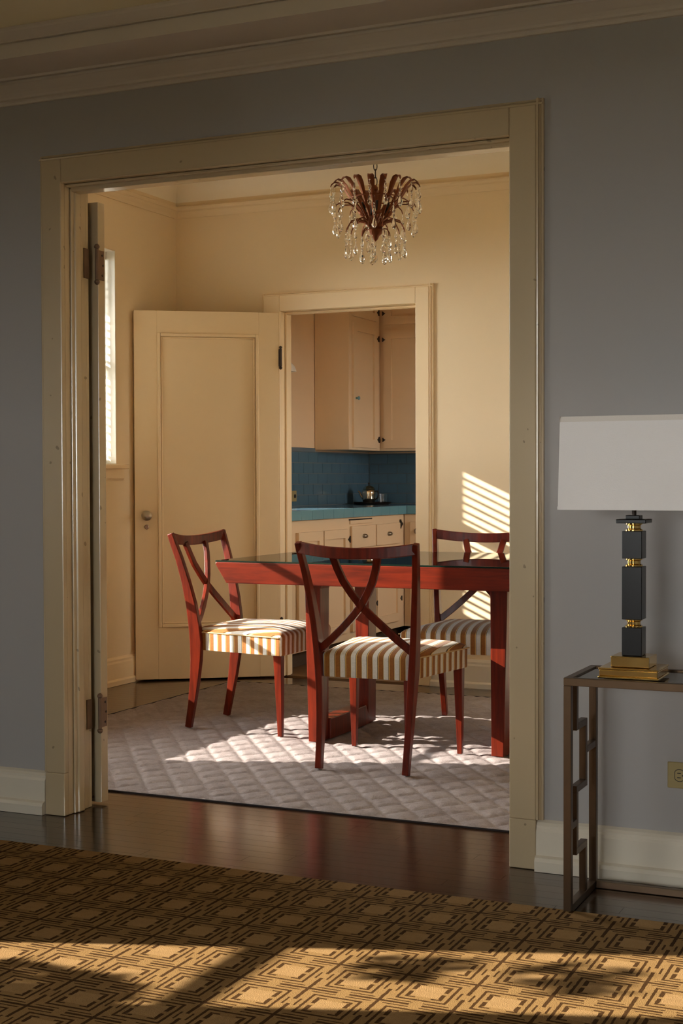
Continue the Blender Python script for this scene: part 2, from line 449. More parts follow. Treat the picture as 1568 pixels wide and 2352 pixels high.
# picture moulding of the dining room
mp = [(0, 2.618), (.006, 2.618), (.008, 2.626), (.012, 2.634), (.020, 2.644), (.024, 2.650), (.024, 2.656), (.030, 2.660), (.034, 2.668), (.034, 2.676), (.028, 2.682), (0, 2.682)]
mb = MB()
mb.prism([(DB - a, z) for a, z in mp], 'x', XL, DR); mb.prism([(XL + a, z) for a, z in mp], 'y', .14, DB)
struct('trim_2', mb, M['dining_wall'])
# cornice of the living room, over the wide opening
cp = [(.022, 2.357), (.012, 2.358), (.008, 2.364), (.008, 2.370), (.000, 2.373), (-.004, 2.380), (-.014, 2.388), (-.030, 2.398), (-.044, 2.406), (-.050, 2.408), (-.050, 2.4135), (-.043, 2.4140), (-.043, 2.4190), (-.056, 2.4195), (-.060, 2.426), (-.236, 2.426), (-.240, 2.4195), (-.253, 2.419), (-.253, 2.462), (-.247, 2.4625), (-.247, 2.4665), (-.258, 2.467), (-.258, 2.471), (-.264, 2.474), (-.274, 2.480), (-.286, 2.488), (-.290, 2.494), (-.290, 2.505), (-.2, 2.53), (.022, 2.53)]
struct('trim_3', MB().prism(cp, 'x', LL, LR), M['cornice'])

# ---- wide opening: casing, back band, jambs, stops, plinths  (trim_4)
tr = bpy.data.objects.new('trim_4', None); C.objects.link(tr); tr['kind'] = 'structure'
PL = .142
obj('casing_board', MB().box(X0, X2, 0, .022, PL, HC), M['trim'], tr, bev=.003)
obj('casing_board', MB().box(X3, X1, 0, .022, PL, HC), M['trim'], tr, bev=.003)
obj('casing_board', MB().box(X2, X3, 0, .022, HI, HC), M['trim'], tr, bev=.003)
for a, b in ((X0, X2), (X3, X1)):
    obj('plinth_block', MB().box(a-.001 if a < 0 else a, b if b < 0 else b+.001, -.002, .022, 0.001, PL), M['trim'], tr, bev=.003)
def band(x0, x1):   # moulded outer edge, stepped back from the casing face
    return [(x0, .003), (x0 + (x1-x0)*.30, .001), (x0 + (x1-x0)*.42, .008), (x0 + (x1-x0)*.60, .011), (x0 + (x1-x0)*.72, .007), (x1, .009), (x1, .021), (x0, .021)]
obj('back_band', MB().prism(band(X1, X1+.020), 'z', PL, HC+.018), M['trim'], tr)
obj('back_band', MB().prism(band(X0, X0-.010), 'z', PL, HC+.010), M['trim'], tr)
mbb = MB(); pr = [(y, HC + (x - X1)*.8) for x, y in band(X1, X1+.020)]
mbb.prism(pr, 'x', X0-.010, X1+.018); obj('back_band', mbb, M['trim'], tr)
JT = .158
obj('jamb', MB().box(X0+.02, X2-.0008, .022, JT, 0.001, HI), M['trim'], tr, bev=.002)
obj('jamb', MB().box(X3+.0008, X1-.02, .022, JT, 0.001, HI), M['trim'], tr, bev=.002)
obj('jamb', MB().box(X0+.02, X1-.02, .022, JT, HI+.0008, HC-.022), M['trim'], tr, bev=.002)
obj('door_stop', MB().box(X2, X2+.006, .050, .108, 0.001, HI-.012), M['trim'], tr, bev=.003)
obj('door_stop', MB().box(X2, X2+.012, .066, .100, 0.001, HI-.020), M['trim'], tr, bev=.005)
obj('door_stop', MB().box(X3-.012, X3, .050, .108, 0.001, HI-.012), M['trim'], tr, bev=.003)
obj('door_stop', MB().box(X2, X3, .030, .052, HI-.008, HI), M['trim'], tr, bev=.003)
obj('door_stop', MB().box(X2, X3, .052, .108, HI-.020, HI), M['trim'], tr, bev=.004)
# dining side casing
obj('casing_board', MB().box(X0, X2, .14, JT, 0.001, HC), M['trim'], tr, bev=.003)
obj('casing_board', MB().box(X3, X1, .14, JT, 0.001, HC), M['trim'], tr, bev=.003)
obj('casing_board', MB().box(X2, X3, .14, JT, HI, HC), M['trim'], tr, bev=.003)

# ---- baseboards of the living room
bp = [(.0205, 0.001), (-.020, 0.001), (-.021, .030), (-.016, .040), (-.004, .045), (-.003, .112), (.001, .120), (.001, .128), (.008, .136), (.0205, .142)]
struct('baseboard_right', MB().prism(bp, 'x', X1+.002, LR), M['base'])
struct('baseboard_left', MB().prism(bp, 'x', LL, X0-.002), M['base'])
dp = [(0, 0.001), (.022, 0.001), (.023, .026), (.017, .034), (.014, .036), (.013, .120), (.010, .130), (.010, .140), (.004, .152), (0, .154)]
struct('baseboard_back', MB().prism([(DB - .0005 - a, z) for a, z in dp], 'x', -.712, DR), M['base'])
struct('baseboard_back', MB().prism([(DB - .0005 - a, z) for a, z in dp], 'x', XL+.001, -1.707), M['door'])
struct('baseboard_dining', MB().prism([(XL + .0005 + a, z) for a, z in dp], 'y', .16, DB-.024), M['door'])

# ---- kitchen doorway casing (trim_5)
tk = bpy.data.objects.new('trim_5', None); C.objects.link(tk); tk['kind'] = 'structure'
K0, K1, KI0, KI1, KH, KHI = -1.705, -.716, -1.607, -.793, 2.139, 2.052
f0, f1 = DB-.022, DB-.0005
obj('casing_board', MB().box(K0, KI0, f0, f1, 0.001, KH), M['door'], tk, bev=.003)
obj('casing_board', MB().box(KI1, K1, f0, f1, 0.001, KH), M['door'], tk, bev=.003)
obj('casing_board', MB().box(KI0, KI1, f0, f1, KHI, KH), M['door'], tk, bev=.003)
obj('back_band', MB().prism([(x, DB-.0005-(.021-y)*.9) for x, y in band(K1, K1+.022)], 'z', 0.001, KH+.016), M['door'], tk)
obj('back_band', MB().prism([(DB-.0005-(.021-y)*.9, KH+(x-X1)*.8) for x, y in band(X1, X1+.020)], 'x', K0-.012, K1+.020), M['door'], tk)
obj('back_band', MB().prism([(x, DB-.0005-(.021-y)*.9) for x, y in band(K0, K0-.014)], 'z', 0.001, KH+.010), M['door'], tk)
obj('jamb', MB().box(KI0-.027, KI0-.001, DB, DB+.13, 0.001, KHI), M['door'], tk, bev=.002)
obj('jamb', MB().box(KI1+.001, KI1+.027, DB, DB+.13, 0.001, KHI), M['door'], tk, bev=.002)
obj('jamb', MB().box(KI0-.027, KI1+.027, DB, DB+.13, KHI+.001, KHI+.025), M['door'], tk, bev=.002)
obj('door_stop', MB().box(KI0, KI0+.012, DB+.045, DB+.09, 0.001, KHI-.012), M['door'], tk, bev=.003)
obj('door_stop', MB().box(KI1-.012, KI1, DB+.045, DB+.09, 0.001, KHI-.012), M['door'], tk, bev=.003)
obj('door_stop', MB().box(KI0, KI1, DB+.045, DB+.09, KHI-.012, KHI), M['door'], tk, bev=.003)

# ---- kitchen door, swung open (door_1); local x runs from the hinge to the free edge, local -y... face to the room at y=0
DW, DH, DT = .800, 2.030, .040
phi = math.radians(35)
d1 = bpy.data.objects.new('door_1', None); C.objects.link(d1); d1['kind'] = 'structure'
d1.location = (-1.603, 3.238, .010); d1.rotation_euler = (0, 0, PI + phi)
# rotated by pi+phi: local +x -> (-cos, -sin); the room side is local +y
def dbox(*a): return MB().box(*a)
SW, TR, BR = .126, .122, .285
obj('stile', dbox(0, SW-.014, -DT, 0, 0, DH), M['door'], d1, bev=.002)
obj('stile', dbox(DW-SW, DW, -DT, 0, 0, DH), M['door'], d1, bev=.002)
obj('rail', dbox(SW-.014, DW-SW, -DT, 0, DH-TR, DH), M['door'], d1)
obj('rail', dbox(SW-.014, DW-SW, -DT, 0, 0, BR), M['door'], d1)
obj('panel', dbox(SW-.014, DW-SW, -DT+.012, -.012, BR, DH-TR), M['door'], d1)
a0, a1, c0, c1 = SW-.014, DW-SW, BR, DH-TR
def mould(w, y0, y1, h):
    m = MB()
    m.box(a0, a0+w, y0, y1, c0, c1); m.box(a1-w, a1, y0, y1, c0, c1); m.box(a0+w, a1-w, y0, y1, c0, c0+w); m.box(a0+w, a1-w, y0, y1, c1-w, c1)
    return m
obj('panel_moulding', mould(.018, -.012, .009, 0), M['door'], d1, bev=.005, seg=3)
m2 = MB(); e = .020
m2.box(a0+e, a0+e+.010, -.012, -.004, c0+e, c1-e); m2.box(a1-e-.010, a1-e, -.012, -.004, c0+e, c1-e)
m2.box(a0+e+.01, a1-e-.01, -.012, -.004, c0+e, c0+e+.01); m2.box(a0+e+.01, a1-e-.01, -.012, -.004, c1-e-.01, c1-e)
obj('panel_bead', m2, M['door'], d1, bev=.003, seg=3)
kn = obj('knob', MB().lathe([(.027, 0), (.027, .004), (.012, .007), (.009, .022), (.016, .028), (.024, .034), (.028, .044), (.026, .054), (.016, .061), (.004, .063)], 20, (0, 0, 0), 'y'), M['nickel'], d1, smooth=40, loc=(DW-.062, 0, .905))
obj('keyhole_cover', MB().lathe([(.013, 0), (.013, .003), (.009, .005)], 16, (0, 0, 0), 'y').box(-.003, .003, .004, .008, -.016, .010), M['nickel'], d1, loc=(DW-.064, 0, .842))
for z in (1.78, .265):
    h = obj('hinge', MB().lathe([(.008, -.050), (.008, .050)], 10).lathe([(.004, .050), (.010, .054), (.008, .062), (.002, .066)], 10).lathe([(.002, -.066), (.008, -.062), (.010, -.054), (.004, -.050)], 10).box(0, .030, -.010, -.006, -.048, .048), M['iron'], d1, smooth=40, loc=(-.010, .004, z))

# ---- wide door leaf folded back against the dining side of the wall (door_2)
d2 = bpy.data.objects.new('door_2', None); C.objects.link(d2); d2['kind'] = 'structure'; d2.location = (0, 0, 0)
lx0, lx1, ly0, ly1 = -1.495, -.745, .186, .226
obj('stile', MB().box(lx1-.13, lx1, ly0, ly1, .010, 2.050), M['trim'], d2, bev=.002)
obj('stile', MB().box(lx0, lx0+.13, ly0, ly1, .010, 2.050), M['trim'], d2, bev=.002)
obj('rail', MB().box(lx0+.13, lx1-.13, ly0, ly1, 1.91, 2.050), M['trim'], d2)
obj('rail', MB().box(lx0+.13, lx1-.13, ly0, ly1, .010, .28), M['trim'], d2)
obj('panel', MB().box(lx0+.13, lx1-.13, ly0+.012, ly1-.012, .28, 1.91), M['trim'], d2)
for zc in (1.838, .318):
    hb = MB().lathe([(.0065, -.052), (.0065, .052)], 12, (lx1+.004, .1735, zc))
    hb.lathe([(.004, .052), (.009, .055), (.010, .060), (.007, .066), (.002, .069)], 12, (lx1+.004, .1735, zc))
    hb.lathe([(.002, -.069), (.007, -.066), (.010, -.060), (.009, -.055), (.004, -.052)], 12, (lx1+.004, .1735, zc))
    hb.box(lx1, lx1+.0025, .176, .219, zc-.050, zc+.050); hb.box(X2, X2+.0025, .128, .158, zc-.050, zc+.050)
    hg = obj('hinge', hb, M['painted_hinge'], d2, smooth=40)
    for dz, dy in ((-.034, .207), (0, .212), (.034, .207)):
        obj('screw', MB().lathe([(.0042, 0), (.0042, .0012), (.002, .0018)], 8, (lx1+.0025, dy, zc+dz), 'x'), M['iron'], hg)

# ---- windows
def window(n, wall_x, W, bars_y=(), bars_z=(), mid=None, stool=True, sgn=1):
    """frame, sash bars and pane sit at the outer face of the wall; sgn=+1: room lies at +x"""
    y0, y1, z0, z1 = W; xo = wall_x - sgn*.135; w = .04
    r = bpy.data.objects.new('window_%d' % n, None); C.objects.link(r); r['kind'] = 'structure'
    xa, xb = sorted((xo, xo + sgn*.035))
    m = MB(); m.box(xa, xb, y0, y0+w*.3, z0, z1).box(xa, xb, y1-w*.3, y1, z0, z1).box(xa, xb, y0+w*.3, y1-w*.3, z0, z0+w*.3).box(xa, xb, y0+w*.3, y1-w*.3, z1-w*.3, z1)
    obj('window_frame', m, M['white'], r)
    xc = (xa+xb)/2
    for b in bars_y: obj('muntin', MB().box(xa+.006, xb-.006, b-.012, b+.012, z0+.012, z1-.012), M['white'], r)
    for b in bars_z: obj('muntin', MB().box(xa+.006, xb-.006, y0+.012, y1-.012, b-.012, b+.012), M['white'], r)
    if mid: obj('meeting_rail', MB().box(xa+.002, xb-.002, y0+.012, y1-.012, mid-.02, mid+.02), M['white'], r)
    obj('pane', MB().box(xc-.002, xc+.002, y0+.012, y1-.012, z0+.012, z1-.012), M['pane'], r)
    if stool:
        s0, s1 = sorted((wall_x, wall_x + sgn*.045))
        obj('window_stool', MB().box(s0, s1, y0-.06, y1+.065, z0-.024, z0-.001), M['door'], r, bev=.006)
        s0, s1 = sorted((wall_x+sgn*.0005, wall_x + sgn*.016))
        obj('window_apron', MB().prism([(s0, z0-.085), (s1-.006*sgn, z0-.085), (s1, z0-.075), (s1, z0-.024), (s0, z0-.024)], 'y', y0-.045, y1+.050), M['door'], r)
    return r
window(1, XL, W1, mid=1.73)
window(2, XL, W2, bars_y=(1.02,), bars_z=(1.12, 1.58), stool=False)
window(3, LL, W3, bars_z=(), mid=1.50)
window(4, LL, W4, bars_y=(-3.38,))
window(5, KL, W5, mid=1.6)
window(7, KR, W7, mid=1.6, sgn=-1)  # added opening, lets extra sky light into the kitchen
r6 = bpy.data.objects.new('window_6', None); C.objects.link(r6); r6['kind'] = 'structure'
yo = LBK - .135
obj('window_frame', MB().box(W6[0], W6[0]+.04, yo, yo+.035, W6[2], W6[3]).box(W6[1]-.04, W6[1], yo, yo+.035, W6[2], W6[3]).box(W6[0]+.04, W6[1]-.04, yo, yo+.035, W6[2], W6[2]+.04).box(W6[0]+.04, W6[1]-.04, yo, yo+.035, W6[3]-.04, W6[3]), M['white'], r6)
for x in (.9,): obj('muntin', MB().box(x-.02, x+.02, yo+.004, yo+.031, W6[2]+.04, W6[3]-.04), M['white'], r6)
obj('pane', MB().box(W6[0]+.04, W6[1]-.04, yo+.015, yo+.019, W6[2]+.04, W6[3]-.04), M['pane'], r6)
# unseen eave slab, added to cut the sun high in the blind window
struct('sun_cut_eave', MB().box(XL-1.60, XL-.141, 1.06, DB+.3, 2.735, 2.88), M['exterior'])
# garden outside
struct('ground', MB().box(-40, 40, -40, 40, -.75, -.70), M['ground'])

w1o = bpy.data.objects['window_1']
for y in (W1[0]+.0005, W1[1]-.0045): obj('jamb_lining', MB().box(XL-.099, XL-.0005, y, y+.004, W1[2]+.001, W1[3]-.001), M['white'], w1o)
obj('head_lining', MB().box(XL-.099, XL-.0005, W1[0]+.005, W1[1]-.005, W1[3]-.005, W1[3]-.001), M['white'], w1o)
obj('sill_lining', MB().box(XL-.099, XL-.0005, W1[0]+.005, W1[1]-.005, W1[2]+.001, W1[2]+.005), M['white'], w1o)
# venetian blind in window_1
bl = thing('venetian_blind', 'pale wooden venetian blind hanging in the dining window, slats half open', 'blind', (XL-.075, (W1[0]+W1[1])/2, W1[3]))
hw = (W1[1]-W1[0])/2 - .008
obj('headrail', MB().box(-.02, .02, -hw, hw, -.045, -.002), M['white'], bl, bev=.003)
z = 1.998 - W1[3]
sl = mesh('slat', MB().hexa([(-.0175,-hw,.0008),(.0175,-hw,-.0022),(.0175,hw,-.0022),(-.0175,hw,.0008),(-.0175,-hw,.0036),(.0175,-hw,.0006),(.0175,hw,.0006),(-.0175,hw,.0036)]), M['white'])
k = 0; zz = -.075
while W1[3] + zz > W1[2] + .04:
    o = obj('slat', sl, None, bl); o.location = (0, 0, zz); zz -= .0427
obj('bottom_rail', MB().box(-.018, .018, -hw, hw, -.010, .010), M['white'], bl, loc=(0, 0, W1[2]+.018-W1[3]))
for yy in (-hw+.08, hw-.012):
    obj('ladder_tape', MB().box(.018, .0195, yy-.007, yy+.007, W1[2]+.02-W1[3], -.04), M['white'], bl)

# added unseen foliage that breaks up the sun through the living room casement
def foliage(loc, spec, n, seed, label):
    rnd = random.Random(seed)
    t = thing('dapple_shrub', label, 'shrub', loc)
    trunk = MB().tube([(0, 0, -.70), (.02, .03, 0), (-.02, .0, .7), (.03, .02, 1.5)], [.035, .03, .022, .010], 7); obj('stem', trunk, M['bark'], t)
    m = MB()
    for i in range(n):
        cx, cy, cz, rx, ry, rz = rnd.choice(spec)
        while True:
            p = Vector((rnd.uniform(-1,1), rnd.uniform(-1,1), rnd.uniform(-1,1)))
            if p.length < 1: break
        c = Vector((cx+p.x*rx, cy+p.y*ry, cz+p.z*rz)); a = Vector((rnd.gauss(0,1), rnd.gauss(0,1), rnd.gauss(0,1))).normalized()
        b = a.orthogonal().normalized(); s = rnd.uniform(.022, .045)
        m.add([c-a*s, c+b*s*.45, c+a*s, c-b*s*.45], [(0,1,2,3)])
    o = obj('leaf', m, M['leaf'], t); o['kind'] = 'stuff'
foliage((-3.55, -2.83, 0), [(0, .0, 1.62, .12, .31, .23)]*30 + [(0, .32, 2.06, .06, .10, .05), (0, .24, 2.22, .06, .16, .06)], 1500, 3, 'unseen leafy shrub added outside the living room casement to dapple the sun')

# ================================================================= KITCHEN
KZ = .930; KF = -1.65; KC = 5.23
bc = thing('base_cabinet', 'cream painted lower cabinet run with two small doors and drawers left of the corner', 'cabinet', (0, 0, 0))
obj('carcass', MB().box(KL+.004, KF-.002, 3.42, KB-.004, .10, KZ-.060), M['cabinet'], bc)
obj('toe_kick', MB().box(KL+.004, KF-.07, 3.42, KB-.004, .001, .10), M['toe_kick'], bc)
def front(parent, name, y0, y1, z0, z1, x=KF, panel=True, t=.016):
    o = obj(name, MB().box(x-.001, x+t, y0, y1, z0, z1), M['cabinet'], parent, bev=.003)
    return o
def framed(parent, name, y0, y1, z0, z1, x=KF, w=.055, t=.018):
    m = MB(); m.box(x-.001, x+t, y0, y0+w, z0, z1).box(x-.001, x+t, y1-w, y1, z0, z1).box(x-.001, x+t, y0+w, y1-w, z0, z0+w).box(x-.001, x+t, y0+w, y1-w, z1-w, z1)
    m.box(x-.001, x+t-.014, y0+w, y1-w, z0+w, z1-w)
    return obj(name, m, M['cabinet'], parent)
hinge_me = mesh('hinge', MB().hexa([(0,-.009,-.021),(.006,-.009,-.021),(.006,-.002,-.021),(0,-.002,-.021),(0,-.009,.021),(.006,-.009,.021),(.006,-.002,.021),(0,-.002,.021)]).prism([(-.002,-.020),(.010,-.008),(.022,-.003),(.022,.003),(.010,.008),(-.002,.020)], 'x', 0, .005), M['iron'])
def hinge(parent, x, y, z, flip=False, s=1.0):
    o = obj('hinge', hinge_me, None, parent); o.location = (x, y, z); o.rotation_euler = (PI if flip else 0, 0, 0); o.scale = (1, s, s); return o
Y = [3.55, 3.885, 3.905, 4.265]
dA = framed(bc, 'door', 3.545, 3.885, .15, .800)
dB = framed(bc, 'door', 3.900, 4.262, .15, .800)
hinge(dA, KF+.018, 3.555, .725); hinge(dB, KF+.018, 4.268, .735, True)
cup = mesh('cup_pull', MB().lathe([(.030, 0), (.030, .004), (.027, .012), (.018, .020), (.004, .022)], 14, (0,0,0), 'x'), M['nickel'], 40)
for v in cup.vertices: v.co.z *= .5
drw = [(4.318, 4.700), (4.720, 5.130)]
for i, (a, b) in enumerate(drw):
    d = front(bc, 'drawer', a, b, .675, .815)
    p = obj('cup_pull', cup, None, d, loc=(KF+.016, (a+b)/2, .747))
    d = framed(bc, 'door', a, b, .15, .655)
    hinge(d, KF+.018, b+.005, .30, True, .8)
bb = obj('bread_board', MB().box(KF-.001, KF+.008, 4.31, 4.66, .828, .852), M['cabinet'], bc, bev=.002)
obj('board_slot', MB().box(KF-.001, KF+.0015, 4.30, 4.67, .852, .860), M['dark_plastic'], bc)
hinge(bc, KF+.003, 5.165, .805, False, 1.5)
bk = thing('base_cabinet', 'cream lower cabinet along the kitchen back wall, right of the corner', 'cabinet', (0, 0, 0))
obj('carcass', MB().box(KF+.004, -.20, KC+.002, KB-.004, .10, KZ-.060), M['cabinet'], bk)
obj('toe_kick', MB().box(KF+.004, -.20, KC+.07, KB-.004, .001, .10), M['toe_kick'], bk)
for a, b in ((-1.60, -1.16), (-1.14, -.70)):
    d = obj('door', MB().box(a, b, KC-.016, KC+.001, .15, .82), M['cabinet'], bk, bev=.003)
    obj('cup_pull', MB().lathe([(.022, 0), (.022, -.006), (.012, -.018), (.003, -.021)], 12, (0,0,0), 'y'), M['nickel'], d, smooth=40, loc=(a+.055, KC-.016, .755))
# countertop with tile edge
ct = thing('countertop', 'blue tiled kitchen worktop turning the corner with turquoise front edge tiles', 'worktop', (0, 0, 0))
obj('slab', MB().box(KL+.002, KF+.012, 3.42, KB-.002, KZ-.058, KZ-.003).box(KF+.012, -.18, KC-.012, KB-.002, KZ-.058, KZ-.003), M['grout'], ct)
et = mesh('edge_tile', MB().box(0, .012, .0012, .1488, 0, .058), M['tile_edge'])
y = 3.42
while y < KC-.15:
    obj('edge_tile', et, None, ct, loc=(KF+.0125, y, KZ-.058), bev=.002); y += .15
x = KF+.026
while x < -.4:
    obj('edge_tile', et, None, ct, loc=(x+.15, KC-.0125, KZ-.058), rot=(0, 0, PI/2), bev=.002)
    bpy.context.scene  # keep order
    x += .15
tt = mesh('top_tile', MB().box(.0012, .1488, .0012, .1488, -.004, 0), M['tile'])
y = 3.42
while y < KB-.1:
    for i in range(4):
        obj('top_tile', tt, None, ct, loc=(KF+.012-.15*(i+1), y, KZ+.001)).scale = (1 if i < 3 else .8, 1, 1)
    y += .15
# backsplash tiles
TH, TL = .0725, .150
obj('grout_bed', MB().box(KL, KL+.003, 4.40, KB, KZ, KZ+.372), M['grout'], wkl); obj('grout_bed', MB().box(KL+.003, -.95, KB-.003, KB, KZ, KZ+.372), M['grout'], wkb)
tme = {}
def tile_mesh(L):
    L = round(L, 3)
    if L not in tme: tme[L] = mesh('tile', MB().hexa([(0,.0012,.0012),(0,L-.0012,.0012),(0,L-.0012,TH-.0012),(0,.0012,TH-.0012),(.006,.003,.003),(.006,L-.003,.003),(.006,L-.003,TH-.003),(.006,.003,TH-.003)]), M['tile'])
    return tme[L]
for r in range(5):
    z = KZ + .004 + r*TH; y = 4.40 + (TL/2 if r % 2 else 0); a = 4.40
    while a < KB-.02:
        b = min(y + TL, KB-.008) if a == 4.40 and r % 2 == 0 else min(a + (TL/2 if (a == 4.40) else TL), KB-.008)
        obj('tile', tile_mesh(b-a), None, wkl, loc=(KL, a, z)); a = b
        if KB-.008-a < .01: break
    a = KL+.008; first = True
    while a < -1.0:
        L = TL/2 if (first and r % 2) else TL; first = False
        obj('tile', tile_mesh(L), None, wkb, loc=(a+L, KB, z), rot=(0, 0, 0)).rotation_euler = (0, 0, -PI/2)
        wkb.children[-1].location = (a, KB, z); a += L
obj('cap_tile', MB().box(KL, KL+.010, 4.40, 4.955, 1.298, 1.325), M['grout'], wkl, bev=.003)
# upper cabinets
UX = -1.94; UZ = 1.312
uc = thing('wall_cabinet', 'cream wall cabinet left of the corner with one tall narrow door', 'cabinet', (0, 0, 0))
obj('carcass', MB().box(KL+.003, UX, 4.96, 5.50, UZ, 2.45), M['cabinet'], uc, bev=.003)
d = framed(uc, 'door', 5.005, 5.425, UZ+.018, 2.185, UX, .060, .018)
obj('knob', MB().lathe([(.007, 0), (.006, .010), (.013, .018), (.011, .026), (.003, .029)], 12, (0,0,0), 'x'), M['tile_edge'], d, smooth=40, loc=(UX+.018, 5.040, 1.665))
hinge(d, UX+.018, 5.432, 2.10, True); hinge(d, UX+.018, 5.432, 1.39, True)
d = framed(uc, 'door', 5.005, 5.425, 2.222, 2.44, UX, .055, .018); hinge(d, UX+.018, 5.432, 2.285, True)
ub = thing('wall_cabinet', 'cream wall cabinet on the kitchen back wall with dark butterfly hinges', 'cabinet', (0, 0, 0))
obj('carcass', MB().box(KL+.003, -1.05, 5.503, KB-.003, UZ, 2.45), M['cabinet'], ub)
def framed_y(parent, name, x0, x1, z0, z1, y=5.503, w=.060, t=.018):
    m = MB(); m.box(x0, x0+w, y-t, y+.001, z0, z1).box(x1-w, x1, y-t, y+.001, z0, z1).box(x0+w, x1-w, y-t, y+.001, z0, z0+w).box(x0+w, x1-w, y-t, y+.001, z1-w, z1)
    m.box(x0+w, x1-w, y-t+.014, y+.001, z0+w, z1-w)
    return obj(name, m, M['cabinet'], parent)
def hinge_y(parent, x, y, z):
    o = obj('hinge', hinge_me, None, parent); o.location = (x + .008, y, z); o.rotation_euler = (0, 0, -PI/2); o.scale = (1, .7, .7); return o
dd = framed_y(ub, 'door', -1.905, -1.48, UZ+.018, 2.165); hinge_y(dd, -1.915, 5.485, 2.10); hinge_y(dd, -1.915, 5.485, 1.39)
dd = framed_y(ub, 'door', -1.905, -1.48, 2.205, 2.44); hinge_y(dd, -1.915, 5.485, 2.285)
framed_y(ub, 'door', -1.46, -1.09, UZ+.018, 2.165)
framed_y(ub, 'door', -1.46, -1.09, 2.205, 2.44)
# things on the counter
TX, TY = -2.0, 5.50
ty = tag(obj('serving_tray', MB().lathe([(.118, 0), (.128, .004), (.135, .016), (.137, .017), (.130, .006), (.120, .0035), (.02, .003), (.001, .003)], 28), M['iron'], smooth=40, loc=(TX, TY, KZ+.0012)), 'round dark tray on the kitchen worktop under the silver pot', 'tray')
pot = thing('coffee_pot', 'round silver lidded pot standing on the dark tray', 'pot', (TX-.022, TY-.01, KZ+.0055))
obj('body', MB().lathe([(.034, 0), (.040, .004), (.044, .012), (.047, .040), (.050, .075), (.049, .092), (.044, .100), (.040, .103)], 24), M['silver'], pot, smooth=40)
ld = obj('lid', MB().lathe([(.043, .1035), (.044, .107), (.036, .119), (.020, .128), (.006, .132)], 24), M['silver'], pot, smooth=40)
obj('finial', MB().lathe([(.003, .132), (.004, .138), (.008, .144), (.006, .151), (.001, .154)], 12), M['iron'], ld, smooth=40)
obj('spout', MB().tube([(-.044, 0, .040), (-.062, 0, .058), (-.072, 0, .080), (-.082, 0, .090)], [.011, .009, .007, .006], 8), M['silver'], pot, smooth=40)
obj('handle', MB().tube([(.044, 0, .088), (.066, 0, .092), (.074, 0, .070), (.066, 0, .042), (.046, 0, .030)], .0045, 8), M['iron'], pot, smooth=40)
gl = [(.020, 0), (.0235, .002), (.0275, .070), (.0262, .070), (.0222, .004), (.001, .003)]
for (dx, dy, lb) in ((.062, .03, 'clear tumbler beside the silver pot, the one nearest the pot'), (.090, -.03, 'clear tumbler at the right end of the dark tray')):
    tag(obj('tumbler', MB().lathe(gl, 16, cap=False), M['tumbler'], smooth=40, loc=(TX+dx, TY+dy, KZ+.0055)), lb, 'glass', 'tumblers on the kitchen tray')
# wall lamp and outlet on the kitchen left wall
wl = thing('wall_sconce', 'small white domed wall lamp half hidden behind the kitchen door jamb', 'lamp', (KL, 4.285, 1.80))
obj('shade', MB().lathe([(.090, 0), (.088, .012), (.078, .035), (.060, .055), (.034, .070), (.004, .076)], 24, (.095, 0, 0)), M['white'], wl, smooth=40)
obj('bracket', MB().lathe([(.032, 0), (.030, .012), (.012, .016), (.012, .040)], 16, (0.0005, 0, .028), 'x'), M['nickel'], wl, smooth=40)
ou = thing('wall_outlet', 'cream outlet plate low on the blue tiled splashback, left', 'outlet', (KL+.0062, 4.62, 1.000))
obj('plate', MB().box(0, .005, -.036, .036, -.036, .036), M['plate'], ou, bev=.002)
obj('socket', MB().lathe([(.014, .005), (.014, .0065)], 14, (0, .010, 0), 'x'), M['dark_plastic'], ou)

# ================================================================= DINING RUG
rx0, rx1, ry0, ry1 = -1.765, 1.45, .385, 2.985
def rug():
    nx, ny = 400, 325; vs = []; fs = []
    for j in range(ny+1):
        for i in range(nx+1):
            x = rx0 + (rx1-rx0)*i/nx; y = ry0 + (ry1-ry0)*j/ny
            a = x/.130 + y/.172; b = x/.130 - y/.172
            da = abs(a - round(a)); db = abs(b - round(b))
            h = min(da, db)*2
            z = .0022 + .0072*(1 - (1-min(h*1.7, 1))**2.2)
            z += .0011*math.sin(23*x+3*math.sin(9*y))*math.sin(19*y) + .0005*math.sin(71*x+4*math.sin(31*y))
            e = min(i, nx-i, j, ny-j)
            if e == 0: z = .001
            elif e == 1: z *= .75
            vs.append((x, y, z))
    for j in range(ny):
        for i in range(nx):
            q = j*(nx+1)+i; fs.append((q, q+1, q+nx+2, q+nx+1))
    m = MB(); m.v = vs; m.f = fs
    me = mesh('dining_rug', m, M['rug'], 180, fix=False)
    return me
rg = thing('dining_rug', 'taupe rug with a raised lozenge pattern under the dining table', 'rug')
obj('pile', rug(), None, rg)
bm_ = MB(); w = .004
bm_.box(rx0-w, rx1+w, ry0-w, ry0, .0005, .006).box(rx0-w, rx1+w, ry1, ry1+w, .0005, .006).box(rx0-w, rx0, ry0, ry1, .0005, .006).box(rx1, rx1+w, ry0, ry1, .0005, .006)
obj('binding', bm_, M['rug_edge'], rg)

# living room carpet
cm = MB().box(-2.45, 3.25, -6.5, -.352, .0005, .0075)
tag(obj('carpet', cm, M['carpet'], bev=.003), 'brown and tan carpet with concentric squares in the front room', 'rug')

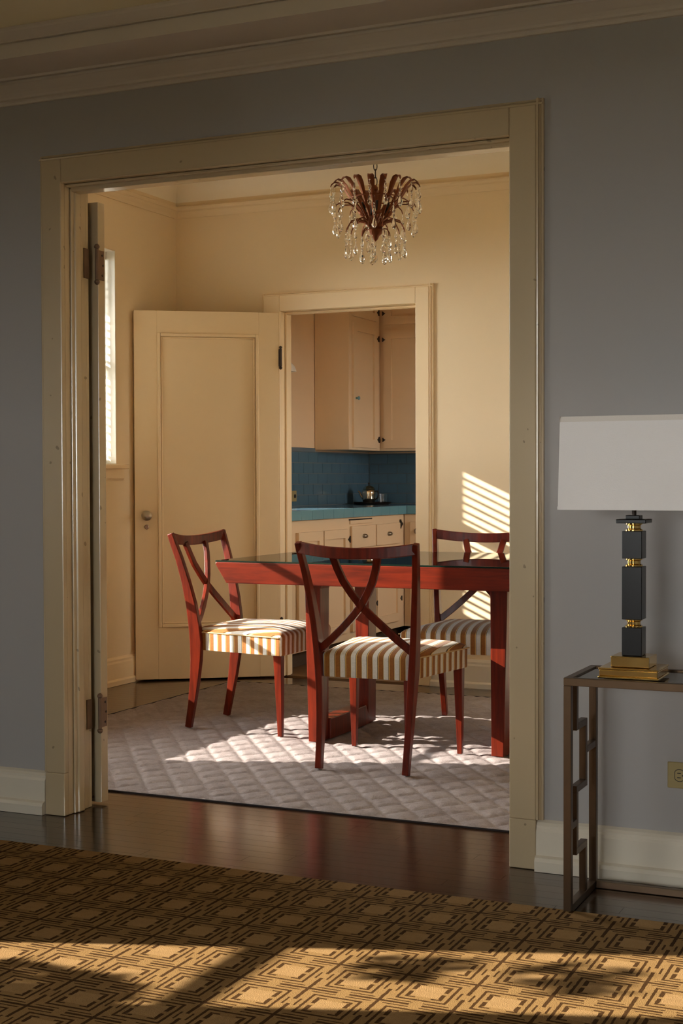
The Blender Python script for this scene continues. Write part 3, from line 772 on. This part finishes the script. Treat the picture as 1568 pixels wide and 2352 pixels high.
# ================================================================= TABLE
TXc, TYc = -.155, 1.778
tb = thing('dining_table', 'red mahogany dining table with slanted ends and glass sheet on top', 'table', (TXc, TYc, RUGZ))
hx, hy = .762, .4925; z0, z1 = .670, .757
prof = [(-hx+.052, z0), (hx-.052, z0), (hx-.006, z1-.018), (hx, z1-.006), (hx-.004, z1), (-hx+.004, z1), (-hx, z1-.006), (-hx+.006, z1-.018)]
obj('tabletop', MB().prism(prof, 'y', -hy, hy), M['mahogany_x'], tb, bev=.003)
gs = obj('glass_sheet', MB().box(-hx+.003, hx-.003, -hy+.003, hy-.003, z1+.0062, z1+.0066), M['table_glass'], tb)
w = .0015
obj('glass_edge', MB().box(-hx+.001, hx-.001, -hy+.001, -hy+.001+w, z1+.0005, z1+.0066).box(-hx+.001, hx-.001, hy-.001-w, hy-.001, z1+.0005, z1+.0066)
    .box(-hx+.001, -hx+.001+w, -hy+.003, hy-.003, z1+.0005, z1+.0066).box(hx-.001-w, hx-.001, -hy+.003, hy-.003, z1+.0005, z1+.0066), M['glass_edge'], gs)
xo_t, xi_t, xo_b, xi_b = .442, .370, .426, .375
for sx in (-1, 1):
    for sy in (-1, 1):
        ya, yb = sy*.302, sy*.212
        p = [(sx*xo_b, ya, 0), (sx*xi_b, ya, 0), (sx*xi_b, yb, 0), (sx*xo_b, yb, 0), (sx*xo_t, ya, z0), (sx*xi_t, ya, z0), (sx*xi_t, yb, z0), (sx*xo_t, yb, z0)]
        lg = obj('leg', MB().hexa(p), M['mahogany'], tb, bev=.003)
        # small curved bracket where the leg meets the underside
        c = [(sx*xi_t, z0), (sx*(xi_t-.028), z0), (sx*(xi_t-.012), z0-.006), (sx*(xi_t-.004), z0-.014), (sx*(xi_t+.001), z0-.030)]
        obj('bracket', MB().prism(c, 'y', min(ya, yb), max(ya, yb)), M['mahogany'], lg)
    # floor rail between the legs of one end, its far end cut on the slant
    pr = [(-.212, 0.002), (.212, 0.002), (.212, .012), (.150, .088), (-.150, .088), (-.212, .088)]
    m = MB(); m.prism([(a, z) for a, z in [(-.213, .001), (.213, .001), (.213, .010), (.168, .088), (-.213, .088)]], 'x', sx*.400-.036, sx*.400+.036)
    obj('floor_rail', m, M['mahogany'], tb, bev=.003)

# ================================================================= CHAIRS
def chair():
    r = thing('dining_chair', 'mahogany cross-back dining chair with striped velvet seat, back turned to the doorway', 'chair', (-.134, 1.235, RUGZ), math.radians(1.2), 'cross-back chairs around the dining table')
    mh = M['mahogany']
    # rear stiles run from floor to top rail in one piece
    zs = [0, .10, .20, .30, .38, .46, .55, .65, .75, .835, .862]
    ys = [-.240, -.221, -.205, -.194, -.190, -.195, -.207, -.228, -.255, -.284, -.293]
    xs = [.176, .178, .181, .185, .190, .196, .203, .212, .223, .233, .236]
    wd = [.0125, .0125, .013, .0135, .014, .013, .0125, .012, .0115, .011, .011]
    dp_ = [.0145, .0165, .021, .025, .028, .027, .0235, .019, .016, .0145, .013]
    def yback(z):
        for i in range(len(zs)-1):
            if zs[i] <= z <= zs[i+1]:
                f = (z-zs[i])/(zs[i+1]-zs[i]); return ys[i]+(ys[i+1]-ys[i])*f, xs[i]+(xs[i+1]-xs[i])*f
        return ys[-1], xs[-1]
    for s in (-1, 1):
        obj('rear_leg', MB().sweep([(s*x, y, z) for x, y, z in zip(xs, ys, zs)], [(a, b) for a, b in zip(wd, dp_)], (0, 1, 0)), mh, r, bev=.003)
        obj('front_leg', MB().hexa([(s*.228-.010, .230, 0), (s*.228+.010, .230, 0), (s*.228+.010, .250, 0), (s*.228-.010, .250, 0),
             (s*.226-.018, .212, .354), (s*.226+.018, .212, .354), (s*.226+.018, .250, .354), (s*.226-.018, .250, .354)]), mh, r, bev=.002)
    def yc(x, z):   # bowed back surface
        y, xe = yback(z); k = max(0, min(1, (z-.42)/.3))
        return y - .030*k*(1-(x/xe)**2)
    pts = []; n = 14
    for i in range(n+1):
        u = -1 + 2*i/n; x = u*.231
        pts.append((x, yc(x, .838), .8415 - .018*(1-u*u)))
    obj('top_rail', MB().sweep(pts, [(.011, .0215)]*(n+1), (0, 0, 1)), mh, r, bev=.003)
    cb = [(-.090, .815), (-.078, .768), (-.060, .720), (-.033, .672), (.0, .624), (.041, .580), (.087, .536), (.134, .494), (.186, .452)]
    for s in (-1, 1):
        pp = [(s*x, yc(x, z) + s*.0008, z) for x, z in cb]
        obj('cross_bar', MB().sweep(pp, [(.0142, .0085)]*len(pp), (0, 1, 0)), mh, r, bev=.002)
    # seat: trapezoid plan with rounded corners, boxed sides and a domed top
    def outline(inset):
        P = [(-.178, -.205), (.178, -.205), (.258, .262), (-.258, .262)]; out = []; R = .022; N = 5
        for i in range(4):
            p0, p1, p2 = Vector(P[i-1]), Vector(P[i]), Vector(P[(i+1) % 4])
            a = (p0-p1).normalized(); b = (p2-p1).normalized()
            for k in range(N+1):
                t_ = k/N; q = p1 + a*R*(1-t_)**2 + b*R*t_**2; out.append(q)
            for k in range(1, 8):
                q0 = p1 + b*R; q1 = p2 - b*R; out.append(q0 + (q1-q0)*k/8)
        c = Vector((0, .03)); 
        return [(q + (c-q)*inset) for q in out]
    rings = [(.035, .347), (.006, .347), (0, .353), (0, .388), (-.004, .418), (-.002, .427), (.012, .434), (.05, .441), (.12, .448), (.25, .456), (.42, .462), (.62, .4655), (.82, .467)]
    vs = []; fs = []; n = None
    for ins, z in rings:
        ol = outline(ins); n = len(ol)
        for q in ol: vs.append((q.x, q.y, z))
    for i in range(len(rings)-1):
        for k in range(n): fs.append((i*n+k, i*n+(k+1) % n, (i+1)*n+(k+1) % n, (i+1)*n+k))
    fs.append(tuple(range(n))[::-1]); b = len(vs); vs.append((0, .03, .4675)); L = (len(rings)-1)*n
    for k in range(n): fs.append((L+k, L+(k+1) % n, b))
    st = obj('seat', MB().add(vs, fs), M['fabric'], r, smooth=60)
    for s in (-1, 1):
        pp = [(s*(.1775 + .081*(t_-.0)), -.185 + .43*t_, .4255) for t_ in [i/10 for i in range(11)]]
        pp = [(s*(.183 + .0795*t_), -.180 + .430*t_, .4255) for t_ in [i/10 for i in range(11)]]
        obj('piping', MB().tube(pp, .003, 6), M['piping'], st)
    return r
ch = chair()
dup(ch, (-.985, 1.765, RUGZ), -PI/2 + math.radians(.5), 'mahogany cross-back dining chair pulled up to the left end of the table, sunlit seat', 'cross-back chairs around the dining table')
dup(ch, (-.092, 2.130, RUGZ), PI + math.radians(6.5), 'mahogany cross-back dining chair tucked under the far side of the table', 'cross-back chairs around the dining table')

# ================================================================= CHANDELIER
CX, CY = -.366, 1.70
cd = thing('chandelier', 'rust gilt leaf chandelier with hanging glass drops above the dining table', 'chandelier', (CX, CY, 2.13))
obj('hub', MB().lathe([(.002, -.012), (.010, -.004), (.016, .010), (.030, .022), (.036, .034), (.030, .048), (.018, .060), (.010, .075), (.007, .10), (.007, .20), (.012, .205), (.012, .215), (.004, .225)], 14), M['gilt'], cd, smooth=40)
def frond(prof, ws, n=None):
    """leaf blade along (r,z) profile in the xz plane, width ws, slightly cupped, with thickness"""
    vs = []; fs = []; m = len(prof)
    for i, (r_, z_) in enumerate(prof):
        w = ws[i]; t = Vector((prof[min(i+1, m-1)][0]-prof[max(i-1, 0)][0], 0, prof[min(i+1, m-1)][1]-prof[max(i-1, 0)][1])).normalized()
        nn = Vector((t.z, 0, -t.x))
        for dy, dn in ((-w, .25*w), (0, -.003), (w, .25*w), (0, .0015)):
            vs.append(Vector((r_, dy, z_)) + nn*(-dn))
    for i in range(m-1):
        for k in range(4): fs.append((i*4+k, i*4+(k+1) % 4, (i+1)*4+(k+1) % 4, (i+1)*4+k))
    fs += [(3,2,1,0), tuple(range((m-1)*4, m*4))]
    return MB().add(vs, fs)
fr_me = mesh('leaf_frond', frond([(.020, .035), (.045, .075), (.080, .125), (.112, .175), (.136, .212), (.156, .232), (.173, .236), (.186, .226), (.190, .218)], [.005, .006, .007, .010, .014, .014, .011, .006, .002]), M['gilt'], 50)
am_me = mesh('arm', MB().tube([(.06, 0, .105), (.085, 0, .130), (.115, 0, .150), (.145, 0, .152), (.165, 0, .140), (.172, 0, .125)], [.004, .0038, .0034, .003, .0026, .002], 6), M['gilt'], 50)
lo_me = mesh('arm', MB().tube([(.015, 0, .045), (.045, 0, .068), (.080, 0, .078), (.108, 0, .068), (.122, 0, .045), (.126, 0, .030)], [.004, .0038, .0034, .003, .0026, .002], 6), M['gilt'], 50)
li_me = mesh('arm', MB().tube([(.012, 0, .030), (.028, 0, .042), (.048, 0, .040), (.060, 0, .022), (.062, 0, .008)], [.004, .0036, .003, .0026, .002], 6), M['gilt'], 50)
dr = MB().lathe([(.0015, 0), (.004, -.004), (.0045, -.008), (.0015, -.012), (.001, -.016), (.003, -.020), (.008, -.034), (.0105, -.046), (.009, -.055), (.004, -.061), (.0008, -.063)], 8)
dr_me = mesh('crystal_drop', dr, M['crystal'])
ds = MB().lathe([(.0012, 0), (.003, -.004), (.0012, -.008), (.001, -.011), (.0025, -.014), (.0058, -.026), (.007, -.034), (.004, -.042), (.0008, -.045)], 8)
ds_me = mesh('crystal_drop', ds, M['crystal'])
bd_me = mesh('crystal_bead', MB().lathe([(.001, .006), (.005, .002), (.005, -.002), (.001, -.006)], 8), M['crystal'])
def spray(me, name, n, ph, tip, drops):
    for k in range(n):
        a = ph + 2*PI*k/n
        o = obj(name, me, None, cd, rot=(0, 0, a))
        z = tip[1]
        for dm in drops:
            dz = -.002
            obj('crystal_drop', dm, None, cd, loc=(tip[0]*math.cos(a), tip[0]*math.sin(a), z + dz), rot=(0, 0, a)); z -= .046
spray(fr_me, 'leaf_frond', 18, .1, (.188, .216), [ds_me, dr_me])
spray(am_me, 'arm', 13, .25, (.172, .124), [ds_me, dr_me])
spray(lo_me, 'arm', 13, .05, (.126, .029), [ds_me, dr_me])
spray(li_me, 'arm', 7, .4, (.062, .007), [ds_me, dr_me])
obj('ring', MB().tube([(.108*math.cos(a), .108*math.sin(a), .168) for a in [2*PI*i/32 for i in range(32)]], .003, 6, True), M['gilt'], cd, smooth=50)
for k in range(4):
    a = .6 + k*PI/2; cx_, cy_ = .052*math.cos(a), .052*math.sin(a)
    hol = obj('candle_holder', MB().tube([(.015*math.cos(a), .015*math.sin(a), .05), (.040*math.cos(a), .040*math.sin(a), .062), (cx_, cy_, .085), (cx_, cy_, .098)], .004, 6)
        .lathe([(.006, .092), (.018, .100), (.020, .106), (.010, .104)], 12, (cx_, cy_, 0)), M['gilt'], cd, smooth=50)
    obj('lamp_socket', MB().lathe([(.0105, .104), (.0105, .150), (.008, .152)], 12, (cx_, cy_, 0)), M['dark_plastic'], hol, smooth=50)
link = mesh('chain_link', MB().tube([(.0075*math.cos(a), 0, .019*math.sin(a)) for a in [2*PI*i/14 for i in range(14)]], .0022, 6, True), M['iron'], 60)
z = .240; k = 0
while z < CZ-2.13-.03:
    obj('chain_link', link, None, cd, loc=(0, 0, z), rot=(0, 0, (k % 2)*PI/2 + .5)); z += .0325; k += 1
obj('ceiling_canopy', MB().lathe([(.008, CZ-2.13-.04), (.03, CZ-2.13-.03), (.05, CZ-2.13-.012), (.052, CZ-2.13-.0005)], 20), M['gilt'], cd, smooth=50)

# ================================================================= CONSOLE TABLE, LAMP, OUTLET
GX, GY0, GY1, GZ = 1.021, -.364, -.088, .604
con = thing('console_table', 'dark bronze metal console table with fretwork side against the grey wall', 'table', (GX, GY0, 0))
B = .020; GL = 1.10; GD = GY1-GY0
fr = MB().box(0, GL, 0, B, GZ-B, GZ).box(0, GL, GD-B, GD, GZ-B, GZ).box(0, B, B, GD-B, GZ-B, GZ).box(GL-B, GL, B, GD-B, GZ-B, GZ)
obj('top_frame', fr, M['bronze'], con, bev=.0012)
mr = obj('top_panel', MB().box(B, GL-B, B, GD-B, GZ-.012, GZ-.004), M['mirror'], con)
for x in (0, GL-B):
    for y in (0, GD-B):
        obj('leg', MB().box(x, x+B, y, y+B, 0.001, GZ-B), M['bronze'], con, bev=.0012)
    obj('floor_rail', MB().box(x, x+B, B, GD-B, 0.001, B), M['bronze'], con, bev=.0012)
obj('floor_rail', MB().box(B, GL-B, GD-B, GD, 0.001, B), M['bronze'], con, bev=.0012)
def lattice(x):
    m = MB(); ya, yb = .060, .150       # two bar lines between the legs; b = bar
    b = B*.9
    def V(y, z0_, z1_): m.box(x+.001, x+B-.001, y, y+b, z0_, z1_)
    def Hh(y0_, y1_, z): m.box(x+.001, x+B-.001, y0_, y1_, z, z+b)
    V(ya, .460, GZ-B); Hh(ya+b, yb+b, .460)
    V(yb, .316, .460); Hh(yb+b, GD-B, .385)
    Hh(ya, yb+b, .298); V(ya, .155, .298); Hh(B, ya, .213)
    Hh(ya, yb+b, .137); V(yb, B, .137)
    return m
for x in (0, GL-B): obj('fretwork', lattice(x), M['bronze'], con, bev=.001)

LX, LY, LZ = 1.180, -.272, GZ+.0005
lp = thing('table_lamp', 'black and brass column table lamp with white linen shade on the console', 'lamp', (LX, LY, LZ))
obj('base', MB().box(-.077, .077, -.068, .068, 0, .006).box(-.074, .074, -.065, .065, .006, .022).box(-.076, .076, -.067, .067, .022, .027), M['brass'], lp, bev=.002)
obj('base_step', MB().box(-.049, .049, -.046, .046, .0275, .055), M['brass'], lp, bev=.002)
cb = .0255
for a, b in ((.0555, .127), (.147, .282), (.302, .372)):
    obj('column_block', MB().box(-cb, cb, -cb, cb, a, b), M['black_lacquer'], lp, bev=.0015)
for a in (.1275, .2825, .3725):
    obj('collar', MB().lathe([(.022, a), (.022, a+.003), (.017, a+.006), (.017, a+.0135), (.021, a+.0165), (.021, a+.019)], 24), M['brass'], lp, smooth=30)
obj('cap', MB().box(-.038, .038, -.038, .038, .392, .402).box(-.018, .018, -.018, .018, .402, .412), M['black_lacquer'], lp, bev=.0015)
obj('stem', MB().lathe([(.006, .412), (.006, .60)], 10), M['iron'], lp)
SB, STt = .1685, .1640; z0, z1 = 1.032-LZ, 1.266-LZ; sd0, sd1 = .112, .108; th = .003
m = MB()
for s in (-1, 1):
    m.hexa([(-SB, s*sd0, z0), (SB, s*sd0, z0), (SB, s*(sd0-th), z0), (-SB, s*(sd0-th), z0), (-STt, s*sd1, z1), (STt, s*sd1, z1), (STt, s*(sd1-th), z1), (-STt, s*(sd1-th), z1)])
    m.hexa([(s*SB, -sd0+th, z0), (s*(SB-th), -sd0+th, z0), (s*(SB-th), sd0-th, z0), (s*SB, sd0-th, z0), (s*STt, -sd1+th, z1), (s*(STt-th), -sd1+th, z1), (s*(STt-th), sd1-th, z1), (s*STt, sd1-th, z1)])
sh = obj('lamp_shade', m, M['shade'], lp)
def trim_band(za, zb, e):
    q = MB(); fa, fb = (za-z0)/(z1-z0), (zb-z0)/(z1-z0)
    A = SB+(STt-SB)*fa+e; Bq = SB+(STt-SB)*fb+e; Da = sd0+(sd1-sd0)*fa+e; Db = sd0+(sd1-sd0)*fb+e
    for s in (-1, 1):
        q.hexa([(-A, s*Da, za), (A, s*Da, za), (A, s*(Da-.004), za), (-A, s*(Da-.004), za), (-Bq, s*Db, zb), (Bq, s*Db, zb), (Bq, s*(Db-.004), zb), (-Bq, s*(Db-.004), zb)])
        q.hexa([(s*A, -Da, za), (s*(A-.004), -Da, za), (s*(A-.004), Da, za), (s*A, Da, za), (s*Bq, -Db, zb), (s*(Bq-.004), -Db, zb), (s*(Bq-.004), Db, zb), (s*Bq, Db, zb)])
    return q
obj('trim_tape', trim_band(z1-.013, z1+.0005, .0012), M['shade_trim'], sh)
obj('trim_tape', trim_band(z0-.0005, z0+.008, .0010), M['shade'], sh)
obj('harp', MB().box(-SB+.004, SB-.004, -.003, .003, z1-.02, z1-.015), M['iron'], lp)

wo = thing('wall_outlet', 'brass coloured outlet plate low on the grey wall beside the console', 'outlet', (1.2655, .0198, .300))
obj('plate', MB().box(-.0575, .0575, -.006, 0, -.036, .036), M['plate'], wo, bev=.003)
def ringsock(cx):
    m = MB(); out = []
    for i in range(20):
        a = 2*PI*i/20; x = .0165*math.cos(a); z = .0165*math.sin(a); x = max(-.0125, min(.0125, x)); out.append((cx+x, -.0062, z))
    m.tube(out, .0010, 5, True)
    m.box(cx-.006, cx+.004, -.0068, -.0058, .005, .0072).box(cx-.006, cx+.004, -.0068, -.0058, -.0072, -.005)
    m.lathe([(.0022, -.0062), (.0022, -.0067)], 8, (cx+.009, 0, 0), 'y')
    return m
for cx in (-.0245, .0245): obj('socket', ringsock(cx), M['dark_plastic'], wo)
obj('screw', MB().lathe([(.003, -.006), (.003, -.0072), (.001, -.0076)], 8, (0, 0, 0), 'y'), M['nickel'], wo)
